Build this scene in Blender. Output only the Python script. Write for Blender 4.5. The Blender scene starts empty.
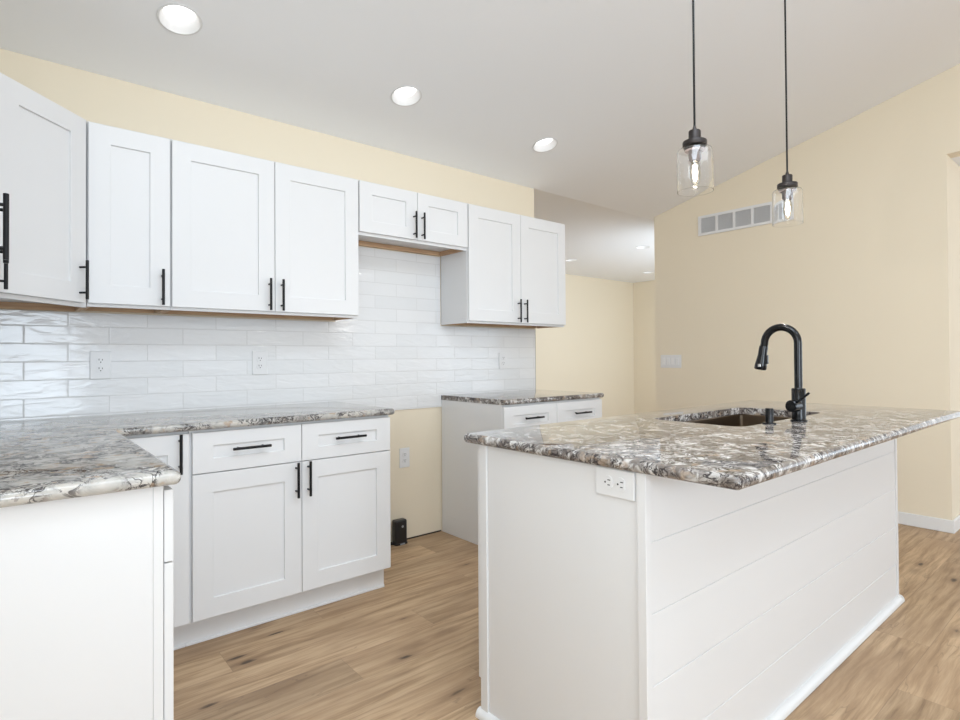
import bpy, bmesh, math, random
from mathutils import Vector, Matrix
random.seed(4)
S = bpy.context.scene
C = S.collection
PI = math.pi

# ------------------------------------------------------------------ camera
cam_d = bpy.data.cameras.new('camera')
cam = bpy.data.objects.new('camera', cam_d)
C.objects.link(cam)
yaw, pitch, roll = math.radians(39.9207), math.radians(0.634), math.radians(-0.3785)
F0 = Vector((math.sin(yaw), math.cos(yaw), 0)); R0 = Vector((math.cos(yaw), -math.sin(yaw), 0)); U0 = Vector((0, 0, 1))
Fv = F0 * math.cos(pitch) + U0 * math.sin(pitch)
Uv = U0 * math.cos(pitch) - F0 * math.sin(pitch)
R2 = R0 * math.cos(roll) + Uv * math.sin(roll)
U2 = Uv * math.cos(roll) - R0 * math.sin(roll)
mw = Matrix((( R2.x, U2.x, -Fv.x, 0.3585), (R2.y, U2.y, -Fv.y, -3.0826), (R2.z, U2.z, -Fv.z, 1.1578), (0, 0, 0, 1)))
cam.matrix_world = mw
cam_d.sensor_width = 36
cam_d.lens = 566.55 / 960 * 36
cam_d.shift_y = (350.99 - 360) / 960
cam_d.clip_start = 0.02
S.camera = cam

# ------------------------------------------------------------------ world, light, exposure
w = bpy.data.worlds.new('world'); S.world = w; w.use_nodes = True
bg = w.node_tree.nodes['Background']
bg.inputs[0].default_value = (0.93, 0.97, 1.0, 1)
bg.inputs[1].default_value = 1.0
S.view_settings.view_transform = 'Standard'
S.view_settings.look = 'None'
S.view_settings.gamma = 1
S.view_settings.exposure = 0.36
S.view_settings.use_curve_mapping = False
S.cycles.use_denoising = True
S.cycles.max_bounces = 10
S.cycles.diffuse_bounces = 6
S.cycles.transparent_max_bounces = 16
S.cycles.sample_clamp_indirect = 6


def area_light(name, loc, target, sx, sy, power, color=(1, 1, 1)):
    d = bpy.data.lights.new(name, 'AREA')
    d.shape = 'RECTANGLE'; d.size = sx; d.size_y = sy; d.energy = power; d.color = color
    o = bpy.data.objects.new(name, d); C.objects.link(o)
    o.location = loc
    o.rotation_euler = (Vector(target) - Vector(loc)).to_track_quat('-Z', 'Y').to_euler()
    return o


# added fill lamps; unseen windows and skylights are assumed as their sources
FILL_TINT = (0.755, 0.878, 1.0)
area_light('fill_front', (2.4, -9.3, 1.9), (2.6, 0, 3.5), 4.6, 2.8, 20, FILL_TINT)  # fill from an assumed window behind the camera, aimed upward
area_light('fill_left', (0.06, -5.6, 1.5), (3.0, -3.2, 3.2), 3.0, 1.9, 138, FILL_TINT)  # added fill, tilted up to lift the ceiling
area_light('fill_side', (0.06, -2.95, 1.62), (3.0, -2.4, 1.9), 1.5, 1.3, 19, FILL_TINT)  # added to brighten the island end and aisle
area_light('fill_overhead', (2.3, -4.3, 3.44), (2.3, -3.9, 0.0), 2.6, 1.1, 25, FILL_TINT)  # made-up overhead source to even out the fronts
area_light('fill_overhead_near', (1.15, -2.62, 3.03), (1.25, -2.2, 0.0), 1.6, 1.2, 37, FILL_TINT)  # second made-up overhead source, for aisle floor and base doors
area_light('fill_hall', (7.6, -5.2, 1.4), (5.5, -1.0, 1.8), 2.4, 2.0, 28, FILL_TINT)  # added fill from the unseen part of the hall
area_light('fill_far_room', (6.9, -0.10, 1.35), (6.9, 3.0, 1.35), 2.8, 1.9, 45, FILL_TINT)  # added to brighten the room beyond, hidden by the right wall


# ------------------------------------------------------------------ node helpers
class Nd:
    """tiny expression builder for shader math"""
    def __init__(s, nt, sock): s.nt = nt; s.s = sock
    def _m(s, op, b=None, c=None):
        n = s.nt.nodes.new('ShaderNodeMath'); n.operation = op
        for i, v in enumerate((s, b, c)):
            if v is None: continue
            if isinstance(v, Nd): s.nt.links.new(v.s, n.inputs[i])
            else: n.inputs[i].default_value = v
        return Nd(s.nt, n.outputs[0])
    def __add__(s, o): return s._m('ADD', o)
    def __sub__(s, o): return s._m('SUBTRACT', o)
    def __mul__(s, o): return s._m('MULTIPLY', o)
    def __truediv__(s, o): return s._m('DIVIDE', o)
    def floor(s): return s._m('FLOOR')
    def fract(s): return s._m('FRACT')
    def abs(s): return s._m('ABSOLUTE')
    def lt(s, o): return s._m('LESS_THAN', o)
    def gt(s, o): return s._m('GREATER_THAN', o)
    def max(s, o): return s._m('MAXIMUM', o)
    def min(s, o): return s._m('MINIMUM', o)
    def pow(s, o): return s._m('POWER', o)
    def step(s, a, b, lo=0.0, hi=1.0):
        n = s.nt.nodes.new('ShaderNodeMapRange'); n.interpolation_type = 'SMOOTHSTEP'
        s.nt.links.new(s.s, n.inputs[0])
        n.inputs[1].default_value = a; n.inputs[2].default_value = b
        n.inputs[3].default_value = lo; n.inputs[4].default_value = hi
        return Nd(s.nt, n.outputs[0])


def mat(name):
    m = bpy.data.materials.new(name); m.use_nodes = True
    nt = m.node_tree
    return m, nt, nt.nodes['Principled BSDF']


def put(nt, sock, v):
    if isinstance(v, Nd): nt.links.new(v.s, sock)
    else: sock.default_value = v


def combine(nt, x, y, z):
    n = nt.nodes.new('ShaderNodeCombineXYZ')
    for i, v in enumerate((x, y, z)): put(nt, n.inputs[i], v)
    return Nd(nt, n.outputs[0])


def objco(nt):
    t = nt.nodes.new('ShaderNodeTexCoord')
    s = nt.nodes.new('ShaderNodeSeparateXYZ'); nt.links.new(t.outputs['Object'], s.inputs[0])
    return Nd(nt, t.outputs['Object']), Nd(nt, s.outputs[0]), Nd(nt, s.outputs[1]), Nd(nt, s.outputs[2])


def noise(nt, vec, scale, detail=3, rough=0.5, dist=0.0, col=False):
    n = nt.nodes.new('ShaderNodeTexNoise')
    put(nt, n.inputs['Vector'], vec)
    n.inputs['Scale'].default_value = scale; n.inputs['Detail'].default_value = detail
    n.inputs['Roughness'].default_value = rough; n.inputs['Distortion'].default_value = dist
    return Nd(nt, n.outputs['Color' if col else 'Fac'])


def white(nt, vec):
    n = nt.nodes.new('ShaderNodeTexWhiteNoise'); n.noise_dimensions = '3D'
    put(nt, n.inputs['Vector'], vec)
    return Nd(nt, n.outputs['Value'])


def mixc(nt, f, a, b):
    n = nt.nodes.new('ShaderNodeMix'); n.data_type = 'RGBA'
    put(nt, n.inputs['Factor'], f)
    for k, v in ((6, a), (7, b)):
        if isinstance(v, Nd): nt.links.new(v.s, n.inputs[k])
        else: n.inputs[k].default_value = tuple(v) + (1,)
    return Nd(nt, n.outputs[2])


def ramp(nt, f, stops):
    n = nt.nodes.new('ShaderNodeValToRGB')
    nt.links.new(f.s, n.inputs[0])
    e = n.color_ramp.elements
    while len(e) < len(stops): e.new(0.5)
    for q, (p, c) in zip(e, stops):
        q.position = p; q.color = tuple(c) + (1,)
    return Nd(nt, n.outputs[0])


def bump(nt, b, h, strength=0.3, dist=0.01):
    n = nt.nodes.new('ShaderNodeBump')
    n.inputs['Strength'].default_value = strength; n.inputs['Distance'].default_value = dist
    nt.links.new(h.s, n.inputs['Height']); nt.links.new(n.outputs[0], b.inputs['Normal'])


def simple(name, col, rough=0.5, metal=0.0, coat=0.0, tex=0.0, bscale=120):
    m, nt, b = mat(name)
    b.inputs['Base Color'].default_value = tuple(col) + (1,)
    b.inputs['Roughness'].default_value = rough
    b.inputs['Metallic'].default_value = metal
    b.inputs['Coat Weight'].default_value = coat
    if tex:
        v, x, y, z = objco(nt)
        bump(nt, b, noise(nt, v, bscale, 3), tex, 0.002)
    return m


M = {}
M['paint'] = simple('white_cabinet_paint', (0.73, 0.73, 0.735), 0.38, tex=0.02)
M['ceiling'] = simple('ceiling_paint', (0.875, 0.885, 0.90), 0.9, tex=0.06, bscale=90)
M['cream'] = simple('cream_wall_paint', (0.79, 0.705, 0.56), 0.85, tex=0.06, bscale=90)
M['trim'] = simple('white_trim_paint', (0.78, 0.78, 0.78), 0.4)
M['black'] = simple('matte_black_metal', (0.012, 0.012, 0.013), 0.38, 0.6)
M['faucet'] = simple('satin_black_metal', (0.012, 0.012, 0.013), 0.22, 0.7, 0.3)
M['bronze'] = simple('dark_bronze_metal', (0.045, 0.038, 0.036), 0.4, 0.7)
M['socket'] = simple('grey_brown_socket', (0.16, 0.13, 0.12), 0.45, 0.3)
M['chrome'] = simple('chrome', (0.8, 0.78, 0.75), 0.15, 1.0)
M['steel'] = simple('brushed_bronze_steel', (0.23, 0.175, 0.125), 0.36, 1.0, tex=0.05, bscale=200)
M['plastic'] = simple('white_plastic', (0.73, 0.73, 0.735), 0.35)
M['slot'] = simple('dark_slot', (0.02, 0.02, 0.02), 0.6)
M['blackplastic'] = simple('black_plastic', (0.010, 0.010, 0.012), 0.3, 0, 0.2)
M['greymark'] = simple('grey_print', (0.35, 0.36, 0.38), 0.5)
M['dark'] = simple('dark_gap', (0.05, 0.035, 0.025), 0.8)
M['edge'] = simple('bronze_tile_edge', (0.20, 0.18, 0.16), 0.5)
M['ventback'] = simple('grey_duct', (0.20, 0.205, 0.22), 0.7)
M['baffle'] = simple('white_baffle', (0.74, 0.74, 0.74), 0.5)


def raw_wood():
    m, nt, b = mat('raw_wood_edge')
    v, x, y, z = objco(nt)
    g = noise(nt, combine(nt, x * 0.15, y * 0.4, z * 3.0), 30, 4, 0.6)
    c = ramp(nt, g, [(0.3, (0.42, 0.25, 0.145)), (0.7, (0.60, 0.41, 0.25))])
    nt.links.new(c.s, b.inputs['Base Color']); b.inputs['Roughness'].default_value = 0.7
    return m


M['raw'] = raw_wood()


def emit(name, col, s):
    m, nt, b = mat(name)
    b.inputs['Base Color'].default_value = (0.9, 0.9, 0.9, 1)
    b.inputs['Emission Color'].default_value = tuple(col) + (1,)
    b.inputs['Emission Strength'].default_value = s
    return m


M['lens'] = emit('lit_diffuser', (1, 0.99, 0.97), 1.6)
M['filament'] = emit('lit_filament', (1.0, 0.90, 0.78), 14)


def glass(name, rough=0.0, tint=(1, 1, 1)):
    m, nt, b = mat(name)
    b.inputs['Base Color'].default_value = tuple(tint) + (1,)
    b.inputs['Roughness'].default_value = rough
    b.inputs['Transmission Weight'].default_value = 1.0
    b.inputs['IOR'].default_value = 1.45
    return m


M['glass'] = glass('clear_glass')
M['bulbglass'] = glass('bulb_glass', 0.02, (1, 0.97, 0.92))


def granite(name, light):  # light: brighter copy of the stone, reflections put into its colour
    m, nt, b = mat(name)
    v, x, y, z = objco(nt)
    wx = noise(nt, v, 9, 3) - 0.5
    wy = noise(nt, combine(nt, x + 3.7, y + 1.1, z), 9, 3) - 0.5
    k = 0.75 if light else 1.0
    big = noise(nt, combine(nt, x + wx * 0.08, y + wy * 0.08, z), 19 * k, 5, 0.62, 0.9)
    med = noise(nt, combine(nt, x + wx * 0.10 + 9.0, y + wy * 0.10, z), 36 * k, 4, 0.62, 1.0)
    vein = (noise(nt, combine(nt, x + wx * 0.12, y + wy * 0.12 + 5.0, z), 32 * k, 4, 0.62, 1.2) - 0.5).abs()
    veinm = noise(nt, combine(nt, x + 2.0, y, z), 12 * k, 2)
    if light:
        base = ramp(nt, big, [(0.24, (0.08, 0.075, 0.075)), (0.38, (0.24, 0.23, 0.22)), (0.46, (0.41, 0.395, 0.37)), (0.60, (0.54, 0.515, 0.475)), (0.78, (0.45, 0.36, 0.27))])
        c = mixc(nt, med.step(0.58, 0.66) * 0.8, base, (0.26, 0.235, 0.22))
        c = mixc(nt, med.step(0.40, 0.30) * 0.8, c, (0.64, 0.625, 0.60))
        dk = vein.step(0.050, 0.016) * veinm.step(0.44, 0.52)
    else:
        base = ramp(nt, big, [(0.28, (0.06, 0.05, 0.045)), (0.43, (0.19, 0.165, 0.15)), (0.50, (0.38, 0.355, 0.33)), (0.60, (0.61, 0.59, 0.57)), (0.80, (0.44, 0.36, 0.29))])
        c = mixc(nt, med.step(0.49, 0.58) * 0.85, base, (0.17, 0.145, 0.128))
        c = mixc(nt, med.step(0.39, 0.31), c, (0.72, 0.705, 0.69))
        dk = vein.step(0.055, 0.018) * veinm.step(0.38, 0.47)
    c = mixc(nt, dk * 0.92, c, (0.030, 0.024, 0.026))
    tanm = noise(nt, combine(nt, x + 6.0, y + 2.0, z), 26, 3).step(0.58, 0.68)
    c = mixc(nt, tanm * (0.75 if light else 0.5), c, (0.40, 0.29, 0.20))
    nt.links.new(c.s, b.inputs['Base Color'])
    b.inputs['Roughness'].default_value = 0.025
    b.inputs['IOR'].default_value = 1.48
    return m


M['granite'] = granite('swirled_brown_granite', False)
M['granite_sheen'] = granite('swirled_granite_sheen', True)  # same stone, reflected brightness painted in as a lighter, greyer colour


def plank_floor():
    m, nt, b = mat('oak_plank_floor')
    v, x, y, z = objco(nt)
    W_, L_ = 0.18, 1.22
    r = (y + 0.87 + 90 * W_) / W_          # row index grows with y
    row = r.floor()
    u = (x - 1.006 + (row - 90.0) * 0.782 + 40 * L_) / L_
    colm = u.floor()
    rnd = white(nt, combine(nt, row, colm, 1.5))
    rnd2 = white(nt, combine(nt, row, colm, 7.5))
    rnd3 = white(nt, combine(nt, row, colm, 17.5))
    off = rnd * 37.0
    gv = combine(nt, x * 0.9 + off, y * 1.0 + rnd2 * 11.0, rnd * 20.0)
    warp = noise(nt, combine(nt, x * 1.3 + off, y * 4.0, rnd2 * 9.0), 1.8, 3) - 0.5
    grain = noise(nt, combine(nt, x * 0.8 + off, (y + warp * 0.055) * 13.0, rnd * 9.0), 3.2, 6, 0.62)
    fine = noise(nt, combine(nt, x * 5.0 + off, y * 130.0, rnd * 5.0), 2.0, 4, 0.6)
    cloud = noise(nt, gv, 2.2, 3)
    c = ramp(nt, grain, [(0.24, (0.21, 0.125, 0.066)), (0.42, (0.41, 0.272, 0.155)), (0.56, (0.55, 0.382, 0.232)), (0.78, (0.66, 0.482, 0.308))])
    c = mixc(nt, cloud.step(0.40, 0.66, 0.0, 0.55), c, (0.35, 0.225, 0.13))
    tone = mixc(nt, rnd3, (0.76, 0.75, 0.74), (1.14, 1.14, 1.14))
    mul = nt.nodes.new('ShaderNodeMix'); mul.data_type = 'RGBA'; mul.blend_type = 'MULTIPLY'
    mul.inputs[0].default_value = 1
    nt.links.new(c.s, mul.inputs[6]); nt.links.new(tone.s, mul.inputs[7])
    c = Nd(nt, mul.outputs[2])
    c = mixc(nt, fine.step(0.40, 0.75, 0.0, 0.22), c, (0.25, 0.165, 0.105))
    # knots and cracks
    kv = combine(nt, x * 1.6 + off, y * 5.2 + rnd2 * 5.0, rnd * 3.0)
    vo = nt.nodes.new('ShaderNodeTexVoronoi'); vo.feature = 'F1'
    wob = noise(nt, combine(nt, x * 8.0, y * 30.0, 0.0), 2.0, 3)
    nt.links.new(kv.s, vo.inputs['Vector']); vo.inputs['Scale'].default_value = 1.75
    vd = Nd(nt, vo.outputs['Distance']) + (wob - 0.5) * 0.16
    kc = nt.nodes.new('ShaderNodeSeparateColor'); nt.links.new(vo.outputs['Color'], kc.inputs[0])
    pick = Nd(nt, kc.outputs[0]).step(0.16, 0.19)
    c = mixc(nt, vd.step(0.34, 0.06) * pick * 0.6, c, (0.24, 0.145, 0.08))
    c = mixc(nt, vd.step(0.13, 0.04) * pick * 0.92, c, (0.05, 0.03, 0.02))
    crk = (noise(nt, combine(nt, x * 1.1 + off, y * 7.0, rnd2 * 7.0), 2.6, 2) - 0.5).abs().step(0.010, 0.002)
    crm = noise(nt, combine(nt, x * 1.2 + off, y * 4.0, rnd * 8.0), 2.0, 1).step(0.56, 0.62)
    c = mixc(nt, crk * crm * 0.3, c, (0.12, 0.075, 0.05))
    # joints
    fy = r.fract(); fx = u.fract()
    jy = fy.min(fy * -1.0 + 1.0) * W_
    jx = fx.min(fx * -1.0 + 1.0) * L_
    j = jy.min(jx)
    c = mixc(nt, j.step(0.0016, 0.0004) * 0.4, c, (0.16, 0.10, 0.06))
    nt.links.new(c.s, b.inputs['Base Color'])
    b.inputs['Roughness'].default_value = 0.52
    bump(nt, b, j.step(0.0, 0.002) + fine * 0.25, 0.35, 0.001)
    return m


M['floor'] = plank_floor()


def tile():
    m, nt, b = mat('glossy_wavy_white_tile')
    v, x, y, z = objco(nt)
    Wt, Ht = 0.305, 0.0785
    r = (z - 0.993 + 20 * Ht) / Ht
    row = r.floor()
    par = (row * 0.5).fract() * 2.0            # 0 or 1, row 23 holds joints at .424 + k*.305
    h = x - y
    u = (h - 0.424 + 20 * Wt + (par - 1.0) * (Wt / 2)) / Wt
    cl = u.floor()
    rnd = white(nt, combine(nt, row, cl, 0.5)); rnd2 = white(nt, combine(nt, row, cl, 4.5))
    fy = r.fract(); fx = u.fract()
    jy = fy.min(fy * -1.0 + 1.0) * Ht
    jx = fx.min(fx * -1.0 + 1.0) * Wt
    j = jy.min(jx)
    body = mixc(nt, rnd, (0.745, 0.75, 0.755), (0.785, 0.785, 0.79))
    c = mixc(nt, j.step(0.0030, 0.0014), body, (0.65, 0.65, 0.65))
    nt.links.new(c.s, b.inputs['Base Color'])
    rough = j.step(0.0012, 0.0024, 0.7, 0.13)
    nt.links.new(rough.s, b.inputs['Roughness'])
    wave = noise(nt, combine(nt, h * 7.0 + rnd * 30.0, z * 22.0 + rnd2 * 30.0, h * 3.0 * (rnd2 - 0.5)), 1.3, 2, 0.45, 0.6)
    hgt = wave * 1.0 + j.step(0.0, 0.006) * 0.10
    bump(nt, b, hgt, 1.0, 0.0026)
    return m


M['tile'] = tile()


# ------------------------------------------------------------------ geometry helpers
class MB:
    def __init__(s): s.bm = bmesh.new()

    def _merge(s, t, smooth=False):
        for f in t.faces: f.smooth = smooth
        me = bpy.data.meshes.new('tmp'); t.to_mesh(me); t.free()
        s.bm.from_mesh(me); bpy.data.meshes.remove(me)
        return s

    def box(s, x0, x1, y0, y1, z0, z1, bev=0.0, seg=2):
        t = bmesh.new()
        bmesh.ops.create_cube(t, size=1)
        for v in t.verts:
            v.co = ((x0 + x1) / 2 + v.co.x * (x1 - x0), (y0 + y1) / 2 + v.co.y * (y1 - y0), (z0 + z1) / 2 + v.co.z * (z1 - z0))
        if bev: bmesh.ops.bevel(t, geom=t.edges[:], offset=bev, segments=seg, profile=0.5, affect='EDGES')
        return s._merge(t)

    def prism(s, poly, z0, z1, bev=0.0, vbev=None, vseg=4, seg=3, axis='z', pick=None):
        t = bmesh.new()
        vs = [t.verts.new((p[0], p[1], z0)) for p in poly]
        f = t.faces.new(vs)
        r = bmesh.ops.extrude_face_region(t, geom=[f])
        for v in r['geom']:
            if isinstance(v, bmesh.types.BMVert): v.co.z = z1
        bmesh.ops.recalc_face_normals(t, faces=t.faces)
        if vbev:
            es = [e for e in t.edges if abs(e.verts[0].co.z - e.verts[1].co.z) > 1e-6 and vbev[1](e.verts[0].co)]
            bmesh.ops.bevel(t, geom=es, offset=vbev[0], segments=vseg, profile=0.5, affect='EDGES')
        if bev:
            es = [e for e in t.edges if abs(e.verts[0].co.z - e.verts[1].co.z) < 1e-6 and (pick is None or pick((e.verts[0].co + e.verts[1].co) / 2))]
            bmesh.ops.bevel(t, geom=es, offset=bev, segments=seg, profile=0.5, affect='EDGES')
        return s._merge(t)

    def lathe(s, prof, c=(0, 0, 0), seg=32, axis=None, smooth=True, closed=False):
        """prof: (r, z) pairs; revolves about z, then turns z to axis"""
        t = bmesh.new(); rings = []
        for r, z in prof:
            if r < 1e-6: rings.append([t.verts.new((0, 0, z))])
            else: rings.append([t.verts.new((r * math.cos(2 * PI * k / seg), r * math.sin(2 * PI * k / seg), z)) for k in range(seg)])
        prs = list(zip(rings, rings[1:])) + ([(rings[-1], rings[0])] if closed else [])
        for a, b in prs:
            for k in range(seg):
                k2 = (k + 1) % seg
                if len(a) == 1 and len(b) == 1: continue
                if len(a) == 1: t.faces.new((a[0], b[k2], b[k]))
                elif len(b) == 1: t.faces.new((a[k], a[k2], b[0]))
                else: t.faces.new((a[k], a[k2], b[k2], b[k]))
        bmesh.ops.recalc_face_normals(t, faces=t.faces)
        q = Vector((0, 0, 1)).rotation_difference(Vector(axis).normalized()).to_matrix() if axis else Matrix.Identity(3)
        for v in t.verts: v.co = q @ v.co + Vector(c)
        return s._merge(t, smooth)

    def cyl(s, p0, p1, r, seg=16, bev=0.0):
        p0 = Vector(p0); d = Vector(p1) - p0; L = d.length
        b = bev or min(r * 0.15, L * 0.1)
        prof = [(0, 0), (r - b, 0), (r, b), (r, L - b), (r - b, L), (0, L)]
        t = MB().lathe(prof, p0, seg, d)
        me = bpy.data.meshes.new('tmp'); t.bm.to_mesh(me); t.bm.free()
        s.bm.from_mesh(me); bpy.data.meshes.remove(me)
        return s

    def tube(s, pts, rad, seg=16, cap=True):
        pts = [Vector(p) for p in pts]
        rads = rad if isinstance(rad, (list, tuple)) else [rad] * len(pts)
        t = bmesh.new(); rings = []
        d0 = (pts[1] - pts[0]).normalized()
        n = d0.orthogonal().normalized()
        for i, p in enumerate(pts):
            d = (pts[min(i + 1, len(pts) - 1)] - pts[max(i - 1, 0)]).normalized()
            n = (n - d * n.dot(d)).normalized(); bb = d.cross(n)
            rings.append([t.verts.new(p + (n * math.cos(2 * PI * k / seg) + bb * math.sin(2 * PI * k / seg)) * rads[i]) for k in range(seg)])
        for a, b in zip(rings, rings[1:]):
            for k in range(seg):
                t.faces.new((a[k], a[(k + 1) % seg], b[(k + 1) % seg], b[k]))
        if cap:
            t.faces.new(rings[0][::-1]); t.faces.new(rings[-1])
        bmesh.ops.recalc_face_normals(t, faces=t.faces)
        return s._merge(t, True)

    def build(s, name, m, parent=None, loc=None):
        me = bpy.data.meshes.new(name)
        s.bm.to_mesh(me); s.bm.free()
        me.materials.append(m)
        o = bpy.data.objects.new(name, me); C.objects.link(o)
        if parent is not None: o.parent = parent
        if loc is not None: o.location = loc
        if any(p.use_smooth for p in me.polygons):
            try: me.set_sharp_from_angle(angle=math.radians(40))
            except Exception: pass
        return o


def thing(name, label, cat, loc=(0, 0, 0), rz=0.0, group=None):
    o = bpy.data.objects.new(name, None); C.objects.link(o)
    o.empty_display_size = 0.1
    o.location = loc; o.rotation_euler = (0, 0, rz)
    o['label'] = label; o['category'] = cat
    if group: o['group'] = group
    return o


def tag(o, label, cat, group=None):
    o['label'] = label; o['category'] = cat
    if group: o['group'] = group
    return o


def struct(o):
    o['kind'] = 'structure'; return o


def boolean_cut(o, cutters):
    """subtract the cutter meshes and keep the result as plain mesh data"""
    for c in cutters:
        md = o.modifiers.new('cut', 'BOOLEAN'); md.operation = 'DIFFERENCE'; md.object = c; md.solver = 'EXACT'
    bpy.context.view_layer.update()
    dg = bpy.context.evaluated_depsgraph_get()
    me = bpy.data.meshes.new_from_object(o.evaluated_get(dg))
    o.modifiers.clear(); o.data = me
    for c in cutters: bpy.data.objects.remove(c)


def copy_thing(root, loc, label=None):
    r = root.copy(); C.objects.link(r); r.location = loc
    if label: r['label'] = label
    for ch in list(root.children):
        c = ch.copy(); C.objects.link(c); c.parent = r
        for g in list(ch.children):
            d = g.copy(); C.objects.link(d); d.parent = c
    return r


# ------------------------------------------------------------------ structure
RX, ZC, KS = 5.058, 2.461, 0.247
YF = -9.5                                     # wall behind the camera
XE, YFAR, XFAR = 8.9, 2.876, 8.9
zc = lambda y: ZC - KS * y

struct(MB().box(-0.1, 10.0, YF, 4.0, -0.06, 0.0).build('floor', M['floor']))

# sloped ceiling of the kitchen, with round holes for the recessed lights
YR = -6.0                                     # ridge
t = MB()
poly = [(0.0, zc(0)), (YR, zc(YR)), (YF, zc(YR) - KS * (YR - YF)), (YF, zc(YR) - KS * (YR - YF) + 0.1), (YR, zc(YR) + 0.1), (0.0, zc(0) + 0.1)]
vs = []
for xx in (-0.1, RX + 0.12):
    vs.append([t.bm.verts.new((xx, p[0], p[1])) for p in poly])
t.bm.faces.new(vs[0]); t.bm.faces.new(vs[1][::-1])
for i in range(6):
    j = (i + 1) % 6
    t.bm.faces.new((vs[0][j], vs[0][i], vs[1][i], vs[1][j]))
bmesh.ops.recalc_face_normals(t.bm, faces=t.bm.faces)
ceil_main = struct(t.build('ceiling', M['ceiling']))
SL = [(0.914, -0.477), (2.024, -0.482), (3.125, -0.470)]
nrm = Vector((0, -KS, -1)).normalized()        # into the room
cut = []
for x, y in SL:
    cut.append(MB().cyl(Vector((x, y, zc(y))) + nrm * 0.05, Vector((x, y, zc(y))) - nrm * 0.3, 0.0790, 48, 0.001).build('cutter', M['trim']))
boolean_cut(ceil_main, cut)

# flat ceiling of the room beyond and of the side hall
fl = MB().box(0.0, 10.0, 0.0, 4.0, ZC, ZC + 0.1).build('ceiling', M['ceiling'])
struct(fl)
FL = [(6.21, 1.98), (6.19, 0.842), (8.01, 1.98)]
cut = [MB().cyl((x, y, ZC - 0.1), (x, y, ZC + 0.3), 0.0790, 48, 0.001).build('cutter', M['trim']) for x, y in FL]
boolean_cut(fl, cut)
struct(MB().box(RX + 0.125, 10.0, YF, -0.001, ZC + 0.004, ZC + 0.1).build('ceiling', M['ceiling']))

struct(MB().box(-0.12, 3.4948, 0.0, 0.12, 0.0, ZC - 0.0005).build('wall_back', M['cream']))
t = MB()
for a in (0.0,):
    lv = [(YF, 0), (0.0, 0), (0.0, zc(0) - .001), (YR, zc(YR) - .001), (YF, zc(YR) - KS * (YR - YF) - .001)]
    A = [t.bm.verts.new((0.0, p[0], p[1])) for p in lv]; B = [t.bm.verts.new((-0.12, p[0], p[1])) for p in lv]
    t.bm.faces.new(A); t.bm.faces.new(B[::-1])
    for i in range(5): t.bm.faces.new((A[i], B[i], B[(i + 1) % 5], A[(i + 1) % 5]))
bmesh.ops.recalc_face_normals(t.bm, faces=t.bm.faces)
struct(t.build('wall_left', M['cream']))

# right wall: full height up to the hall opening, then a header above the opening
RY0, RY1 = -2.217, -0.045
t = MB()
lv = [(RY1, 0), (RY1, zc(RY1) - .001), (YR, zc(YR) - .001), (YF, zc(YR) - KS * (YR - YF) - .001), (YF, 2.462), (RY0, 2.462), (RY0, 0)]
A = [t.bm.verts.new((RX, p[0], p[1])) for p in lv]; B = [t.bm.verts.new((RX + 0.12, p[0], p[1])) for p in lv]
t.bm.faces.new(A); t.bm.faces.new(B[::-1])
for i in range(7): t.bm.faces.new((A[i], B[i], B[(i + 1) % 7], A[(i + 1) % 7]))
bmesh.ops.recalc_face_normals(t.bm, faces=t.bm.faces)
struct(t.build('wall_right', M['cream']))
struct(MB().box(RX + 0.122, 9.9, RY0, RY0 + 0.12, 0, ZC + 0.002).build('wall_hall', M['cream']))
# room beyond the kitchen
struct(MB().box(0.2, XFAR + 0.1, YFAR, YFAR + 0.12, 0, ZC - 0.0005).build('wall_far', M['cream']))
struct(MB().box(XFAR, XFAR + 0.1, -0.18, YFAR - 0.002, 0, ZC - 0.0005).build('wall_far_side', M['cream']))
struct(MB().box(RX + 0.13, XFAR, -0.30, -0.18, 0, ZC - 0.0005).build('wall_near', M['cream']))
t = MB()
for x0 in (5.44, 6.87, 8.30): t.box(x0, x0 + 0.06, -0.1795, -0.15, 0.35, 2.35, 0.003)
for z0 in (0.35, 2.29): t.box(5.44, 8.36, -0.1796, -0.1495, z0, z0 + 0.06, 0.003)
struct(t.build('unseen_window_3', M['trim']))  # unseen frame added around the far room fill lamp
t = MB()
for x0 in (0.9, 3.64): t.box(x0, x0 + 0.06, -5.0, -3.6, -0.035, -0.001, 0.003)
for y0 in (-5.0, -3.66): t.box(0.9, 3.70, y0, y0 + 0.06, -0.0352, -0.0008, 0.003)
for v in t.bm.verts: v.co.z += zc(v.co.y)
struct(t.build('unseen_window_4', M['trim']))  # unseen skylight frame, made up to go with the overhead fill
t = MB()
for x0 in (0.25, 1.99): t.box(x0, x0 + 0.06, -3.32, -1.94, -0.035, -0.001, 0.003)
for y0 in (-3.32, -2.00): t.box(0.25, 2.05, y0, y0 + 0.06, -0.0352, -0.0008, 0.003)
for v in t.bm.verts: v.co.z += zc(v.co.y)
struct(t.build('unseen_window_5', M['trim']))  # another made-up skylight frame, for the near overhead fill
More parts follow.
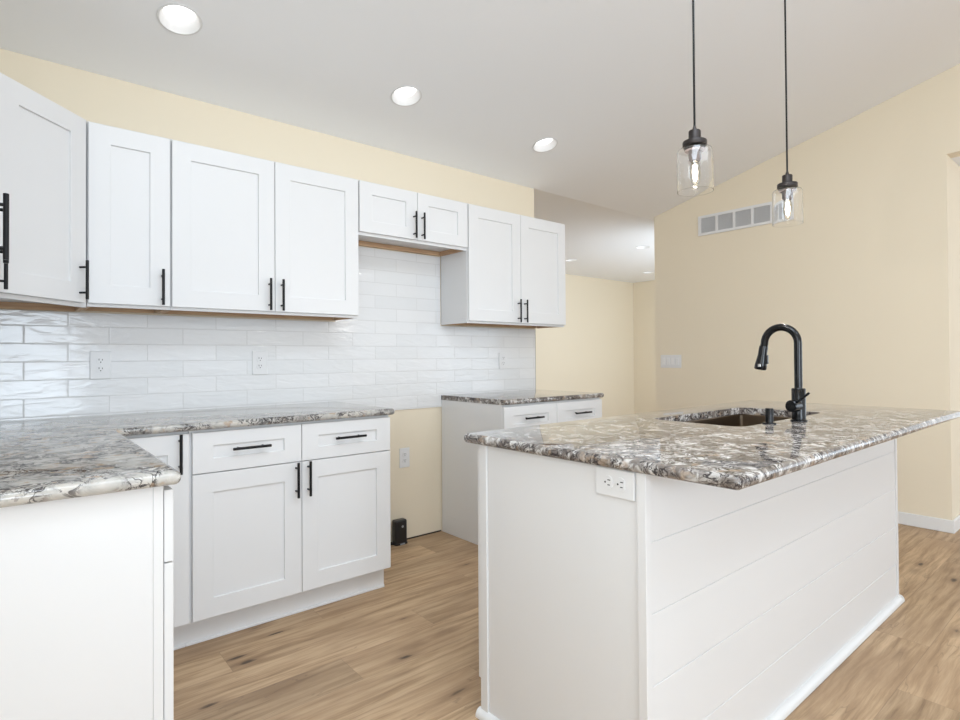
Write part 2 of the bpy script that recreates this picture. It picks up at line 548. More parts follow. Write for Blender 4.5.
# wall behind the camera with a wide assumed window, unseen
t = MB()
zt = zc(YR) - KS * (YR - YF) - 0.003
t.box(0.002, 0.15, YF - 0.12, YF, 0, zt).box(4.65, 5.05, YF - 0.12, YF, 0, zt).box(0.15, 4.65, YF - 0.12, YF, 2.95, zt).box(0.15, 4.65, YF - 0.12, YF, 0, 0.25)
struct(t.build('wall_front', M['cream']))
t = MB()
for x in (0.15, 1.62, 3.12, 4.58): t.box(x, x + 0.07, YF - 0.09, YF - 0.02, 0.25, 2.95, 0.004)
for z in (0.25, 2.88): t.box(0.15, 4.65, YF - 0.089, YF - 0.021, z, z + 0.07, 0.004)
struct(t.build('unseen_window_1', M['trim']))  # unseen frame, assumed as the source of the front fill
t = MB()
for y0 in (-7.18, -5.63, -4.08): t.box(0.0005, 0.03, y0, y0 + 0.06, 0.48, 2.52, 0.003)
for z0 in (0.48, 2.46): t.box(0.0004, 0.0305, -7.18, -4.02, z0, z0 + 0.06, 0.003)
struct(t.build('unseen_window_2', M['trim']))  # unseen frame put on the wall for the left fill lamp
t = MB()
for y0 in (-3.78, -2.16): t.box(0.0005, 0.03, y0, y0 + 0.06, 0.92, 2.36, 0.003)
for z0 in (0.90, 2.30): t.box(0.0004, 0.0305, -3.78, -2.10, z0, z0 + 0.06, 0.003)
struct(t.build('unseen_window_6', M['trim']))  # unseen frame added to match the side fill lamp

# baseboards
t = MB()


def board(mb, x0, x1, y0, y1):
    mb.box(x0, x1, y0, y1, 0.0, 0.083, 0.004)


board(t, RX - 0.014, RX - 0.0005, RY0 - 0.0145, RY1)
struct(t.build('baseboard_right', M['trim']))
t = MB(); board(t, RX - 0.0135, 9.8, RY0 - 0.014, RY0 - 0.0005); struct(t.build('baseboard_hall', M['trim']))
t = MB(); board(t, 0.3, XFAR - 0.002, YFAR - 0.014, YFAR - 0.0005); struct(t.build('baseboard_far', M['trim']))
struct(MB().box(1.835, 2.586, -0.005, -0.0005, 0.0005, 0.008).build('gap_shade_1', M['dark']))  # dark strip stands in for the shaded gap at the wall foot

# tiled backsplash
t = MB()
t.prism([(0.0025, 0), (3.487, 0), (3.487, 0.54), (2.588, 0.54), (2.588, 1.0), (1.832, 1.0), (1.832, 0.54), (0.0025, 0.54)], 0.0, 0.0075)
for v in t.bm.verts: v.co = (v.co.x, -0.0005 - v.co.z, v.co.y + 0.829)
bmesh.ops.recalc_face_normals(t.bm, faces=t.bm.faces)
bs = tag(t.build('tile_backsplash', M['tile']), 'glossy white wavy subway tile backsplash on the wall behind the counters', 'backsplash')
MB().box(3.4872, 3.4902, -0.0085, -0.0005, 0.906, 1.370).build('edge_strip', M['edge'], bs)
MB().box(0.0005, 0.008, -1.66, -0.0085, 0.907, 1.369).build('side_tile', M['tile'], bs)


# ------------------------------------------------------------------ cabinets
def shaker(mb, x0, x1, z0, z1, yb, th, st, rl, rec=0.008, bv=0.0015):
    """a recessed panel front: outside faces -y, back at yb"""
    bm = mb.bm
    yf = yb - th

    def rect(i, j, y, d=0.0):
        return [bm.verts.new(c) for c in ((x0 + i + d, y, z0 + j + d), (x1 - i - d, y, z0 + j + d), (x1 - i - d, y, z1 - j - d), (x0 + i + d, y, z1 - j - d))]
    loops = [rect(0, 0, yb), rect(0, 0, yf + bv), rect(bv, bv, yf), rect(st, rl, yf), rect(st + .0012, rl + .0012, yf + 0.0012), rect(st + .0018, rl + .0018, yf + rec)]
    for a, b in zip(loops, loops[1:]):
        for i in range(4):
            j = (i + 1) % 4
            bm.faces.new((a[i], a[j], b[j], b[i]))
    bm.faces.new(loops[-1]); bm.faces.new(loops[0][::-1])
    bmesh.ops.recalc_face_normals(bm, faces=bm.faces)


def pull(parent, cx, y, cz, vertical=True, L=0.155):
    """black bar pull on a face at local y"""
    m = MB(); r = 0.0058; so = 0.032
    d = Vector((0, 0, 1)) if vertical else Vector((1, 0, 0))
    c = Vector((cx, y - so, cz))
    m.cyl(c - d * L / 2, c + d * L / 2, r, 16)
    for k in (-1, 1):
        q = c + d * k * (L / 2 - 0.027)
        m.cyl(q, Vector((q.x, y - 0.0002, q.z)), 0.0042, 12)
    return m.build('handle', M['black'], parent)


TH = 0.019


def upper(root, w_, h, doors, dep=0.288, shown=False):
    """wall cabinet, local frame: x 0..w, back at y=-.002, z 0..h"""
    m = MB(); s = 0.015
    y0, y1 = -dep, -0.009
    g = 0.0008
    m.box(g, w_ - g, y0 + 0.0, y1, 0.030, h, 0.0006, 1)            # closed body, its bottom panel set up
    if shown: m.box(g, 0.003, y0 + 0.0181, y1, 0.0, 0.0299)
    m.box(g, w_ - g, y0, y0 + 0.018, 0.0, 0.030)
    m.build('body', M['paint'], root)
    m = MB()
    m.box(s + .001, w_ - s - .001, y1 - 0.014, y1 - 0.0005, 0.001, 0.0295)
    m.box(0.0032 if shown else g, s, y0 + 0.0185, y1 - 0.0145, 0.001, 0.0295)
    m.box(w_ - s, w_ - g, y0 + 0.0185, y1 - 0.0145, 0.001, 0.0295)
    rl = m.build('bottom_rail', M['raw'], root); rl['label'] = 'raw brown wood bottom rail'
    for (x0, x1, hx, z0) in doors:
        m = MB(); shaker(m, x0, x1, z0, h - 0.008, y0 - 0.0005, TH, 0.076, 0.076 if h > 0.4 else 0.066)
        d = m.build('door', M['paint'], root)
        pull(d, hx, y0 - TH, z0 + 0.081)


def base_body(root, w_, dep=0.609, toe=0.555, y1=-0.010, x0=0.0008):
    m = MB()
    m.box(x0, w_ - 0.0008, -dep, y1, 0.114, 0.8755, 0.0006, 1)
    m.box(x0, w_ - 0.0008, -toe + 0.012, y1, 0.0005, 0.114)
    m.build('body', M['paint'], root)
    m = MB()
    m.box(0.0, w_ - 0.0008, -toe, -toe + 0.0115, 0.0005, 0.1135)
    m.box(0.0, w_ - 0.0008, -toe - 0.008, -toe - 0.0002, 0.0005, 0.014, 0.003)
    m.build('toe_kick', M['paint'], root)


def drawer_and_doors(root, w_, dep=0.609, xl=0.003):
    yb = -dep - 0.0005
    mid = w_ / 2
    spans = [(xl, mid - 0.0015), (mid + 0.0015, w_ - 0.003)]
    for k, (a, b) in enumerate(spans):
        m = MB(); shaker(m, a, b, 0.7005, 0.864, yb, TH, 0.076, 0.055)
        d = m.build('drawer', M['paint'], root)
        pull(d, (a + b) / 2, yb - TH + .0005, 0.789, False)
        m = MB(); shaker(m, a, b, 0.118, 0.6965, yb, TH, 0.076, 0.076)
        d = m.build('door', M['paint'], root)
        pull(d, (b - 0.026) if k == 0 else (a + 0.026), yb - TH + .0005, 0.6225)


UZ = 1.376
UH = 2.1265 + 0.008 - UZ
G = 'white shaker wall cabinets'
# diagonal corner cabinet
t = thing('corner_wall_cabinet', 'white diagonal corner wall cabinet with one shaker door at the left', 'cabinet', (0, 0, UZ - 0.005), 0, G)
a = 0.307; a2 = 0.288
pl = [(0.009, -0.009), (0.609, -0.009), (0.609, -a2), (a, -0.609), (0.009, -0.609)]
m = MB(); m.prism(pl, 0.030, UH + 0.005)
inn = [(0.0245, -0.0235), (0.594, -0.0235), (0.594, -a + 0.010), (a - 0.010, -0.594), (0.0245, -0.594)]
# skirt: front rail along the diagonal and two side lips
dv = Vector((a - 0.609, -0.609 + a, 0)).normalized(); nv = Vector((1, -1, 0)).normalized()
P0 = Vector((0.609, -a2, 0)); P1 = Vector((a, -0.609, 0))
m.prism([(P0.x, P0.y), (P1.x, P1.y), (P1.x - nv.x * .018, P1.y - nv.y * .018), (P0.x - nv.x * .018, P0.y - nv.y * .018)], 0.0, 0.030)
m.box(0.009, a, -0.609, -0.595, 0, 0.030)
m.build('body', M['paint'], t)
m = MB(); m.box(0.024, 0.5915, -0.0235, -0.0095, 0.001, 0.0295).box(0.0095, 0.0235, -0.594, -0.024, 0.001, 0.0295).box(0.592, 0.6090, -0.268, -0.024, 0.001, 0.0295)
o = m.build('bottom_rail', M['raw'], t); o['label'] = 'raw brown wood bottom rail'
dl = (P1 - P0).length
m = MB(); shaker(m, 0.027, dl - 0.027, 0.016, UH - 0.003, -0.0005, TH, 0.076, 0.076)
d = m.build('door', M['paint'], t)
d.location = P1; d.rotation_euler = (0, 0, math.atan2(P0.y - P1.y, P0.x - P1.x))
pull(d, dl - 0.060, -TH, 0.013 + 0.091)

t = thing('wall_cabinet', 'narrow white shaker wall cabinet with one door beside the corner wall cabinet', 'cabinet', (0.6105, 0, UZ), 0, G)
upper(t, 0.303, UH, [(0.003, 0.300, 0.268, 0.013)])
t = thing('wall_cabinet', 'wide white two-door wall cabinet above the long counter, between narrow and short cabinets', 'cabinet', (0.9145, 0, UZ), 0, G)
upper(t, 0.914, UH, [(0.004, 0.4555, 0.4265, 0.013), (0.4585, 0.911, 0.4875, 0.013)])
t = thing('wall_cabinet', 'short white two-door wall cabinet over the empty range gap', 'cabinet', (1.8295, 0, 1.833), 0, G)
upper(t, 0.761, 2.1345 - 1.833, [(0.004, 0.379, 0.352, 0.016), (0.382, 0.757, 0.409, 0.016)])
t = thing('wall_cabinet', 'white two-door wall cabinet at the right end of the row', 'cabinet', (2.5915, 0, UZ), 0, G)
upper(t, 0.914, UH, [(0.004, 0.4555, 0.4265, 0.013), (0.4585, 0.911, 0.4875, 0.013)], shown=True)
# along the left wall, only their handles reach into the frame
t = thing('wall_cabinet', 'narrow wall cabinet on left wall beside the corner, only lower black handle seen', 'cabinet', (0, -0.914, UZ), PI / 2, G)
upper(t, 0.303, UH, [(0.003, 0.300, 0.268, 0.013)], dep=0.307)
t = thing('wall_cabinet', 'nearest left wall cabinet, seen only by its large black bar handle', 'cabinet', (0, -1.829, UZ), PI / 2, G)
upper(t, 0.914, UH, [(0.004, 0.4955, 0.4665, 0.013), (0.4985, 0.911, 0.5275, 0.013)], dep=0.307)

G = 'white shaker base cabinets'
# corner base cabinet (L plan)
t = thing('corner_base_cabinet', 'white L-shaped corner base cabinet with tall narrow doors under the inner counter corner', 'cabinet', (0, 0, 0), 0, G)
Lp = [(0.010, -0.010), (0.9135, -0.010), (0.9135, -0.609), (0.630, -0.609), (0.630, -0.9135), (0.010, -0.9135)]
m = MB(); m.prism(Lp, 0.114, 0.8755)
Lq = [(0.010, -0.010), (0.9135, -0.010), (0.9135, -0.543), (0.560, -0.543), (0.560, -0.9135), (0.010, -0.9135)]
m.prism(Lq, 0.0005, 0.114)
m.build('body', M['paint'], t)
m = MB(); m.box(0.575, 0.9143, -0.555, -0.5435, 0.0005, 0.1135).box(0.5605, 0.574, -0.9135, -0.5435, 0.0005, 0.1135).box(0.575, 0.9143, -0.563, -0.5552, 0.0005, 0.014, 0.003)
m.build('toe_kick', M['paint'], t)
m = MB(); shaker(m, 0.655, 0.914, 0.118, 0.864, -0.6095, TH, 0.076, 0.076)
d = m.build('door', M['paint'], t); pull(d, 0.878, -0.6285, 0.789)
m = MB(); shaker(m, 0.004, 0.26, 0.118, 0.864, -0.0005, TH, 0.060, 0.076)
d = m.build('door', M['paint'], t); d.location = (0.631, -0.912, 0); d.rotation_euler = (0, 0, PI / 2)

t = thing('base_cabinet', 'white base cabinet with two drawers over two doors left of the range gap', 'cabinet', (0.9145, 0, 0), 0, G)
base_body(t, 0.9145); drawer_and_doors(t, 0.9145, xl=0.011)
t = thing('base_cabinet', 'white base cabinet with two drawers right of the range gap, behind the island', 'cabinet', (2.591, 0, 0), 0, G)
base_body(t, 0.914); drawer_and_doors(t, 0.914)
# left run, facing +x, flat end panel towards the camera
t = thing('base_cabinet', 'white base cabinet with large flat end panel in the left foreground', 'cabinet', (0, -1.644, 0), PI / 2, G)
m = MB()
m.box(0.004, 0.7285, -0.610, -0.010, 0.114, 0.8755, 0.0006, 1)
m.box(0.004, 0.7285, -0.555, -0.010, 0.0005, 0.114)
m.build('body', M['paint'], t)
MB().box(0.0, 0.0035, -0.610, -0.010, 0.0005, 0.8755).build('end_panel', M['paint'], t)
m = MB(); m.box(0.0, 0.7285, -0.631, -0.6105, 0.114, 0.8755, 0.001)
m.box(0.0, 0.02, -0.631, -0.6105, 0.0005, 0.114)
m.build('face_frame', M['paint'], t)
MB().box(0.021, 0.7285, -0.567, -0.5555, 0.0005, 0.1135).build('toe_kick', M['paint'], t)
m = MB(); shaker(m, 0.003, 0.725, 0.7005, 0.862, -0.633, TH, 0.076, 0.050)
d = m.build('drawer', M['paint'], t); pull(d, 0.364, -0.652, 0.789, False)
for a_, b_ in ((0.003, 0.3625), (0.3655, 0.725)):
    m = MB(); shaker(m, a_, b_, 0.118, 0.6965, -0.633, TH, 0.076, 0.076)
    d = m.build('door', M['paint'], t); pull(d, 0.338 if a_ < 0.1 else 0.39, -0.652, 0.6225)

# ------------------------------------------------------------------ countertops
def counter(name, label, poly, exposed, corners, hole=None, vr=0.016, gm='granite', z0=0.876, z1=0.907):
    m = MB()
    m.prism(poly, z0, z1, bev=0.0135, seg=4, vbev=(vr, corners), vseg=5, pick=exposed)
    for f in m.bm.faces: f.smooth = True
    o = m.build(name, M[gm])
    if hole:
        h = MB(); x0, x1, y0, y1, r = hole
        h.prism([(x0, y0), (x1, y0), (x1, y1), (x0, y1)], 0.80, 0.95, vbev=(r, lambda c: True), vseg=8)
        c = h.build('cutter', M['granite'])
        boolean_cut(o, [c])
        o.data.materials.clear(); o.data.materials.append(M['granite'])
    o.data.set_sharp_from_angle(angle=math.radians(50))
    return tag(o, label, 'countertop')


counter('countertop', 'L-shaped granite countertop in the left corner',
        [(0.009, -0.009), (1.842, -0.009), (1.842, -0.655), (0.664, -0.655), (0.664, -1.672), (0.009, -1.672)],
        lambda c: not (c.y > -0.0095 or c.x < 0.0095),
        lambda c: (c.x > 1.8 and c.y < -0.6) or (c.x > 0.6 and c.y < -1.6), gm='granite_sheen')
counter('countertop', 'small granite countertop on the base cabinet right of the range gap',
        [(2.590, -0.009), (3.520, -0.009), (3.520, -0.640), (2.590, -0.640)],
        lambda c: not (c.y > -0.0095 or c.x < 2.5905),
        lambda c: c.x > 3.5 and c.y < -0.6)
IX0, IX1, IY0, IY1 = 1.5355, 3.579, -2.291, -1.669
SX0, SX1, SY0, SY1 = 2.333, 3.09, -2.147, -1.780
counter('countertop', 'large brown and white granite island countertop around the sink',
        [(1.518, -2.528), (3.600, -2.528), (3.600, -1.601), (1.518, -1.601)],
        lambda c: True, lambda c: True, hole=(SX0, SX1, SY0, SY1, 0.045))

# ------------------------------------------------------------------ island cabinet
t = thing('kitchen_island', 'white island cabinet with shiplap front and base moulding under the granite top', 'island', (IX0, IY0, 0))
W = IX1 - IX0; Dp = IY1 - IY0
Z1 = 0.8755
# left end: flat panel between corner trims
m = MB(); m.box(0.006, 0.024, 0.026, Dp - 0.034, 0.0005, Z1); m.build('end_panel', M['paint'], t)
m = MB(); m.box(W - 0.024, W - 0.006, 0.026, Dp - 0.034, 0.0005, Z1); m.build('end_panel', M['paint'], t)
for x0 in (0.0, W - 0.024):
    m = MB(); m.box(x0, x0 + 0.024, 0.0, 0.025, 0.0005, Z1, 0.0015)
    m.build('corner_trim', M['paint'], t)
    m = MB(); m.box(x0, x0 + 0.024, Dp - 0.033, Dp, 0.0005, Z1, 0.0015)
    m.build('corner_trim', M['paint'], t)
m = MB()
zs = [0.0005, 0.179, 0.354, 0.529, 0.704, Z1]
for z0, z1 in zip(zs, zs[1:]):
    m.box(0.0245, W - 0.0245, 0.004, 0.016, z0 + 0.0006, z1 - 0.0006, 0.0014, 1)
m.box(0.0245, W - 0.0245, 0.0068, 0.020, 0.0005, Z1)
m.build('shiplap_panel', M['paint'], t)
# base moulding (rounded) around front and ends
m = MB()
def quarter(mb, a0, a1, horiz, base, sgn, r=0.021, h=0.027):
    # quarter round strip: runs along x (horiz) or y, bulging away from base
    prof = [(0.0, 0.0003)] + [(r * math.cos(k * PI / 16), 0.004 + (h - 0.004) * math.sin(k * PI / 16)) for k in range(9)]
    rings = []
    for a_ in (a0, a1):
        rings.append([mb.bm.verts.new((a_, base + sgn * p[0], p[1]) if horiz else (base + sgn * p[0], a_, p[1])) for p in [(r, 0.0003)] + prof[1:] + [(0.0, 0.0003)]])
    n_ = len(rings[0])
    for i_ in range(n_): mb.bm.faces.new((rings[0][i_], rings[0][(i_ + 1) % n_], rings[1][(i_ + 1) % n_], rings[1][i_]))
    mb.bm.faces.new(rings[0]); mb.bm.faces.new(rings[1][::-1])


quarter(m, -0.016, W + 0.016, True, 0.0042, -1)
quarter(m, -0.014, Dp + 0.010, False, 0.0060, -1)
quarter(m, -0.014, Dp + 0.010, False, W - 0.0060, 1)
bmesh.ops.recalc_face_normals(m.bm, faces=m.bm.faces)
m.build('base_moulding', M['trim'], t)
# kitchen side: frame, doors and toe kick
m = MB()
m.box(0.0245, W - 0.0245, 0.0205, 0.030, 0.114, Z1 - 0.27)
m.box(0.0245, W - 0.0245, 0.0205, Dp - 0.034, 0.114, 0.130)
m.box(0.0245, W - 0.0245, Dp - 0.0335, Dp - 0.016, 0.840, Z1)
for xx in (0.0245, 0.62, 1.66, W - 0.0425): m.box(xx, xx + 0.018, Dp - 0.0335, Dp - 0.016, 0.114, 0.8395)
m.build('body', M['paint'], t)
m = MB(); m.box(0.0245, W - 0.0245, Dp - 0.075, Dp - 0.060, 0.0005, 0.1135); m.build('toe_kick', M['paint'], t)
nD = 4; dw = (W - 0.012) / nD
for k in range(nD):
    m = MB(); shaker(m, 0.003, dw - 0.002, 0.118, 0.862, -0.0005, TH, 0.076, 0.076)
    d = m.build('door', M['paint'], t)
    d.location = (W - 0.006 - k * dw, Dp, 0); d.rotation_euler = (0, 0, PI)
    d.location.y += 0.0005
    pull(d, dw - 0.03 if k % 2 == 0 else 0.03, -TH, 0.77)

# ------------------------------------------------------------------ sink, faucet, soap dispenser
t = thing('sink', 'undermount steel sink basin sunk into the island countertop', 'sink', (SX0, SY0, 0.655))
m = MB()
sw, sd = SX1 - SX0, SY1 - SY0


def rr(x0, x1, y0, y1, r, n=6):
    pts = []
    for cx, cy, a0 in ((x1 - r, y0 + r, -90), (x1 - r, y1 - r, 0), (x0 + r, y1 - r, 90), (x0 + r, y0 + r, 180)):
        for k in range(n + 1):
            an = math.radians(a0 + 90 * k / n); pts.append((cx + r * math.cos(an), cy + r * math.sin(an)))
    return pts


def loops_mesh(mb, loops, cap_last=True):
    rs = [[mb.bm.verts.new((p[0], p[1], z)) for p in pts] for pts, z in loops]
    for a_, b_ in zip(rs, rs[1:]):
        n = len(a_)
        for i in range(n): mb.bm.faces.new((a_[i], a_[(i + 1) % n], b_[(i + 1) % n], b_[i]))
    if cap_last: mb.bm.faces.new(rs[-1])
    bmesh.ops.recalc_face_normals(mb.bm, faces=mb.bm.faces)
    for f in mb.bm.faces: f.smooth = True


h = 0.2195
lp = [(rr(-0.022, sw + 0.022, -0.022, sd + 0.022, 0.05), h), (rr(-0.003, sw + 0.003, -0.003, sd + 0.003, 0.045), h),
      (rr(0, sw, 0, sd, 0.016), h - 0.004), (rr(0.004, sw - 0.004, 0.004, sd - 0.004, 0.016), 0.02), (rr(0.02, sw - 0.02, 0.02, sd - 0.02, 0.035), 0.004),
      (rr(0.10, sw - 0.10, 0.08, sd - 0.08, 0.02), 0.0015)]
loops_mesh(m, lp)
o = m.build('basin', M['steel'], t)
sm = o.modifiers.new('thick', 'SOLIDIFY'); sm.thickness = 0.0012; sm.offset = -1
m = MB(); m.lathe([(0, 0.0035), (0.030, 0.0035), (0.042, 0.006), (0.046, 0.004), (0.046, 0.0022)], (sw / 2, sd / 2, 0), 28)
m.build('drain', M['chrome'], t)

FX, FY, FZ = 2.672, -2.205, 0.907
t = thing('faucet', 'tall black gooseneck faucet with pull-down spray head on the island', 'faucet', (FX, FY, FZ))
m = MB(); m.lathe([(0, 0.0003), (0.029, 0.0003), (0.029, 0.004), (0.026, 0.007), (0.0245, 0.008), (0.0245, 0.122), (0.0225, 0.125), (0, 0.125)], (0, 0, 0), 32)
m.build('body', M['faucet'], t)
R_ = 0.062; zt = 0.298
pts = [(0, 0, 0.122), (0, 0, 0.20), (0, 0, 0.26)]
for k in range(0, 17):
    an = PI * k / 16 * 1.0
    pts.append((0, R_ - R_ * math.cos(an), zt + R_ * math.sin(an)))
pts.append((0, 2 * R_ + 0.004, zt - 0.016))
m = MB(); m.tube(pts, 0.0142, 20); m.build('spout', M['faucet'], t)
m = MB()
hd = Vector((0, 0.16, -1)).normalized()
hp = Vector((0, 2 * R_ + 0.003, zt - 0.010))
m.lathe([(0, 0), (0.0155, 0), (0.0165, 0.010), (0.0168, 0.035), (0.0195, 0.058), (0.0225, 0.078), (0.0225, 0.091), (0.020, 0.0945), (0, 0.0945)], hp, 28, hd)
head = m.build('spray_head', M['faucet'], t)
m = MB(); bp = hp + hd * 0.052 + Vector((0, -0.0185, 0)); m.box(-0.006, 0.006, bp.y - 0.006, bp.y + 0.003, bp.z - 0.020, bp.z + 0.016, 0.002)
m.build('button', M['faucet'], head)
m = MB(); bp = hp + hd * 0.078; m.box(-0.0245, -0.0205, bp.y - 0.009, bp.y + 0.001, bp.z - 0.006, bp.z + 0.006, 0.001)
o = m.build('mark', M['chrome'], head); o['label'] = 'small chrome mark'
m = MB()
m.cyl((-0.020, -0.002, 0.060), (-0.064, 0.004, 0.060), 0.0225, 28)
hb = m.build('handle', M['faucet'], t)
MB().tube([(-0.046, -0.004, 0.070), (-0.048, -0.030, 0.090), (-0.048, -0.055, 0.112)], [0.0055, 0.0048, 0.0042], 12).build('lever', M['faucet'], hb)

t = thing('soap_dispenser', 'short black cylinder soap dispenser left of the faucet', 'dispenser', (2.504, -2.168, FZ))
MB().lathe([(0, 0.0003), (0.023, 0.0003), (0.023, 0.004), (0.020, 0.006), (0, 0.006)], (0, 0, 0), 28).build('base', M['faucet'], t)
MB().lathe([(0, 0.006), (0.0138, 0.006), (0.0138, 0.056), (0.0125, 0.0575), (0, 0.0575)], (0, 0, 0), 28).build('cap', M['faucet'], t)

# ------------------------------------------------------------------ outlets and switches
def outlet(root, wd=0.080, ht=0.127, horizontal=False):
    """plate in the local xz plane facing -y, centred"""
    rot = Matrix.Rotation(PI / 2, 4, 'Y') if horizontal else Matrix.Identity(4)
    m = MB(); m.box(-wd / 2, wd / 2, -0.006, -0.0003, -ht / 2, ht / 2, 0.0025, 2)
    bmesh.ops.transform(m.bm, matrix=rot, verts=m.bm.verts)
    pl_ = m.build('plate', M['plastic'], root)
    for k in (-1, 1):
        m = MB(); zc_ = k * 0.0195
        pts = []
        for i in range(28):
            an = 2 * PI * i / 28
            pts.append((0.0172 * math.cos(an), max(-0.0135, min(0.0135, 0.0172 * math.sin(an)))))
        m.prism(pts, 0.0, 0.0025)
        for v in m.bm.verts: v.co = (v.co.x, -0.0062 - v.co.z, v.co.y + zc_)
        bmesh.ops.recalc_face_normals(m.bm, faces=m.bm.faces)
        bmesh.ops.transform(m.bm, matrix=rot, verts=m.bm.verts)
        r_ = m.build('receptacle', M['plastic'], root)
        m = MB()
        for sx, hh in ((-0.0063, 0.0085), (0.0063, 0.007)):
            m.box(sx - 0.0012, sx + 0.0012, -0.0094, -0.0089, zc_ + 0.001, zc_ + 0.001 + hh)
        m.cyl((0, -0.0089, zc_ - 0.0065), (0, -0.0094, zc_ - 0.0065), 0.0025, 12)
        bmesh.ops.transform(m.bm, matrix=rot, verts=m.bm.verts)
        m.build('slot', M['slot'], r_)
    m = MB(); m.cyl((0, -0.006, 0), (0, -0.0078, 0), 0.003, 14); m.build('screw', M['plastic'], root)


G = 'electrical outlets'
t = thing('electrical_outlet', 'white electrical outlet on the tile at far left under the narrow cabinet', 'outlet', (0.687, -0.008, 1.134), 0, G); outlet(t)
t = thing('electrical_outlet', 'white electrical outlet on the tile below the wide two-door wall cabinet', 'outlet', (1.397, -0.008, 1.136), 0, G); outlet(t)
t = thing('electrical_outlet', 'white electrical outlet on the tile above the small right countertop', 'outlet', (3.148, -0.008, 1.131), 0, G); outlet(t, 0.08, 0.12)
t = thing('electrical_outlet', 'low white electrical outlet on the cream wall in the range gap', 'outlet', (2.303, -0.0005, 0.523), 0, G); outlet(t, 0.074, 0.124)
t = thing('electrical_outlet', 'sideways white electrical outlet on the island end below the granite', 'outlet', (IX0 + 0.0058, -2.2000, 0.838), -PI / 2, G); outlet(t, 0.072, 0.118, True)

t = thing('light_switch', 'white four-gang light switch plate on the right cream wall', 'switch', (RX - 0.0003, -0.2085, 1.108), -PI / 2)
MB().box(-0.105, 0.105, -0.006, -0.0003, -0.059, 0.059, 0.0025).build('plate', M['plastic'], t)
for k in range(4):
    x = -0.069 + 0.046 * k
    m = MB(); m.box(x - 0.0168, x + 0.0168, -0.0072, -0.0062, -0.0335, 0.0335, 0.0004, 1)
    r_ = m.build('switch', M['plastic'], t)
    m = MB(); m.box(x - 0.0145, x + 0.0145, -0.0112, -0.0074, -0.031, 0.031, 0.0015)
    m.build('rocker', M['trim'], r_)

# ------------------------------------------------------------------ return air vent
t = thing('air_vent', 'long white return air vent grille high on the right cream wall', 'vent', (RX - 0.0003, -0.493, 2.300), -PI / 2)
VW, VH = 0.812, 0.087
m = MB()
m.box(0, VW, -0.012, -0.0003, VH - 0.023, VH, 0.002).box(0, VW, -0.012, -0.0003, -VH, -VH + 0.023, 0.002)
xs = [0.0]
edges = [(0.0, 0.028)]
for k in range(4): edges.append((0.160 + 0.152 * k, 0.182 + 0.152 * k))
edges.append((VW - 0.028, VW))
for a_, b_ in edges: m.box(a_, b_, -0.0117, -0.0003, -VH + 0.001, VH - 0.001, 0.001)
m.build('frame', M['plastic'], t)
for (a0, a1), (b0, b1) in zip(edges, edges[1:]):
    m = MB()
    m.box(a1 + 0.0002, b0 - 0.0002, -0.003, -0.0006, -VH + 0.0232, VH - 0.0232)
    o = m.build('louver_panel', M['ventback'], t)
    m = MB(); n = 20
    for i in range(n):
        x = a1 + (b0 - a1) * (i + 0.5) / n
        m.box(x - 0.0011, x + 0.0011, -0.009, -0.0031, -VH + 0.0235, VH - 0.0235)
    m.build('fins', M['plastic'], o)

# ------------------------------------------------------------------ black adapter on the floor
t = thing('power_adapter', 'small upright black plastic box on the floor against the range gap wall', 'adapter', (2.241, -0.040, 0.0))
m = MB()
m.prism(rr(-0.043, 0.043, -0.027, 0.027, 0.015, 5), 0.012, 0.152, bev=0.012, seg=4, pick=lambda c: c.z > 0.1)
for f in m.bm.faces: f.smooth = True
m.build('body', M['blackplastic'], t)
m = MB(); m.prism(rr(-0.046, 0.046, -0.032, 0.030, 0.016, 5), 0.0005, 0.0118, bev=0.002, seg=2); m.build('base', M['blackplastic'], t)
MB().cyl((0.006, -0.0270, 0.112), (0.006, -0.0295, 0.112), 0.007, 18).build('button', M['greymark'], t)
MB().box(-0.014, 0.018, -0.0332, -0.0322, 0.002, 0.010).build('mark', M['greymark'], t)
MB().tube([(-0.045, 0.0, 0.008), (-0.09, -0.004, 0.006), (-0.14, 0.0, 0.0045), (-0.25, 0.02, 0.0045), (-0.38, 0.03, 0.0045)], 0.0038, 10).build('cable', M['blackplastic'], t)

# ------------------------------------------------------------------ recessed lights
def downlight(name, label, loc, nrm_, group):
    t = thing(name, label, 'ceiling light', loc, 0, group)
    q = Vector((0, 0, -1)).rotation_difference(nrm_).to_matrix().to_4x4()

    def turn(m):
        bmesh.ops.transform(m.bm, matrix=q, verts=m.bm.verts); return m
    m = MB(); m.lathe([(0.0785, 0.002), (0.0785, -0.0005), (0.0850, -0.0005), (0.0857, -0.0020), (0.0845, -0.0035), (0.079, -0.0042), (0.0765, -0.0025), (0.0765, 0.002)], (0, 0, 0), 48, closed=True)
    turn(m).build('trim_ring', M['baffle'], t)
    m = MB(); m.lathe([(0.0765, 0.000), (0.070, 0.013), (0.058, 0.040), (0.0585, 0.041), (0.0706, 0.0135), (0.0772, 0.0005)], (0, 0, 0), 48, closed=True)
    turn(m).build('baffle', M['baffle'], t)
    m = MB(); m.lathe([(0, 0.036), (0.0575, 0.036), (0.0575, 0.040), (0, 0.040)], (0, 0, 0), 40, smooth=False)
    turn(m).build('diffuser', M['lens'], t)
    return t


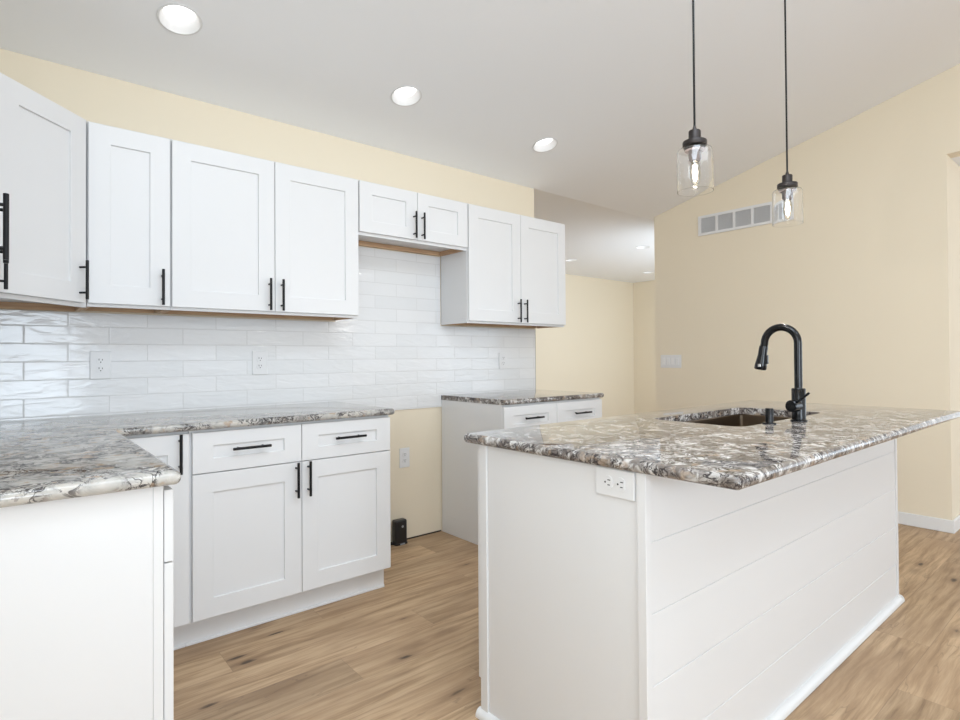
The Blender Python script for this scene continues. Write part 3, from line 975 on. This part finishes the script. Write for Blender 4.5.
G = 'recessed lights in the sloped kitchen ceiling'
labs = ['largest recessed ceiling light, at the top left', 'middle one of the three recessed lights in the sloped ceiling', 'smallest recessed light of the sloped ceiling, farthest above the right wall cabinet']
for (x, y), lb in zip(SL, labs): downlight('recessed_light', lb, (x, y, zc(y)), nrm, G)
G = 'recessed lights in the flat ceiling beyond'
labs = ['recessed light of the far ceiling touching the edge of the right wall cabinet', 'nearest recessed light in the flat far ceiling beside the wall corner', 'farthest recessed light in the flat ceiling beyond, lowest in the photo']
for (x, y), lb in zip(FL, labs): downlight('recessed_light', lb, (x, y, ZC), Vector((0, 0, -1)), G)

# ------------------------------------------------------------------ pendants
def pendant(label, x, y, zcap):
    """zcap: height of the top of the metal cap"""
    t = thing('pendant_light', label, 'pendant lamp', (x, y, zcap), 0, 'pendant lamps over the island')
    top = zc(y) - zcap
    MB().lathe([(0, top + 0.010), (0.06, top + 0.010), (0.06, top - 0.020), (0.055, top - 0.026), (0, top - 0.026)], (0, 0, 0), 32).build('canopy', M['bronze'], t)
    MB().tube([(0, 0, 0.012), (0, 0, top / 2), (0, 0, top - 0.02)], 0.0036, 10).build('cord', M['black'], t)
    MB().lathe([(0, 0.016), (0.004, 0.016), (0.0075, 0.004), (0.0085, 0.0), (0.0185, -0.001), (0.020, -0.004), (0.020, -0.035), (0.024, -0.037), (0.038, -0.037), (0.0395, -0.039), (0.0395, -0.052), (0.038, -0.054), (0, -0.054)], (0, 0, 0), 36).build('socket_cap', M['bronze'], t)
    MB().lathe([(0.012, -0.0665), (0.034, -0.0665), (0.034, -0.069), (0.0215, -0.072), (0.0205, -0.098), (0.0165, -0.105), (0.010, -0.106), (0, -0.106)], (0, 0, 0), 36).build('socket', M['socket'], t)
    # clear jar, open at the bottom
    g0, g1, rg = -0.0625, -0.209, 0.0585
    outer = [(0.012, g0), (rg - 0.014, g0), (rg - 0.004, g0 - 0.004), (rg, g0 - 0.014), (rg, g1)]
    inner = [(rg - 0.0018, g1), (rg - 0.0018, g0 - 0.0145), (rg - 0.0054, g0 - 0.0056), (rg - 0.0146, g0 - 0.002), (0.012, g0 - 0.002)]
    MB().lathe(outer + inner, (0, 0, 0), 56, closed=True).build('glass_shade', M['glass'], t)
    b0 = -0.107
    prof = [(0.0125, b0), (0.0135, b0 - 0.008), (0.0170, b0 - 0.020), (0.0180, b0 - 0.032), (0.0160, b0 - 0.052), (0.0110, b0 - 0.072), (0.006, b0 - 0.081), (0, b0 - 0.084)]
    bl = MB().lathe(prof, (0, 0, 0), 28).build('bulb', M['bulbglass'], t)
    sd_ = bl.modifiers.new('thick', 'SOLIDIFY'); sd_.thickness = 0.0008; sd_.offset = -1
    m = MB()
    for k in range(6):
        an = 2 * PI * k / 6
        a_ = Vector((math.cos(an), math.sin(an), 0)); b_ = Vector((math.cos(an + 0.5), math.sin(an + 0.5), 0))
        m.tube([a_ * 0.005 + Vector((0, 0, b0 - 0.010)), b_ * 0.010 + Vector((0, 0, b0 - 0.036)), b_ * 0.0045 + Vector((0, 0, b0 - 0.066))], 0.0008, 6)
    m.build('filament', M['filament'], bl)
    d = bpy.data.lights.new('bulb_lamp', 'POINT'); d.energy = 7.0; d.shadow_soft_size = 0.012; d.color = (1, 0.96, 0.92)
    l = bpy.data.objects.new('bulb_lamp', d); C.objects.link(l); l.parent = t; l.location = (0, 0, -0.235)
    return t


pendant('clear glass pendant lamp on the left, hanging nearer over the island', 2.158, -2.08, 1.926)
pendant('clear glass pendant lamp on the right, hanging in front of the vent', 2.912, -2.08, 1.926)
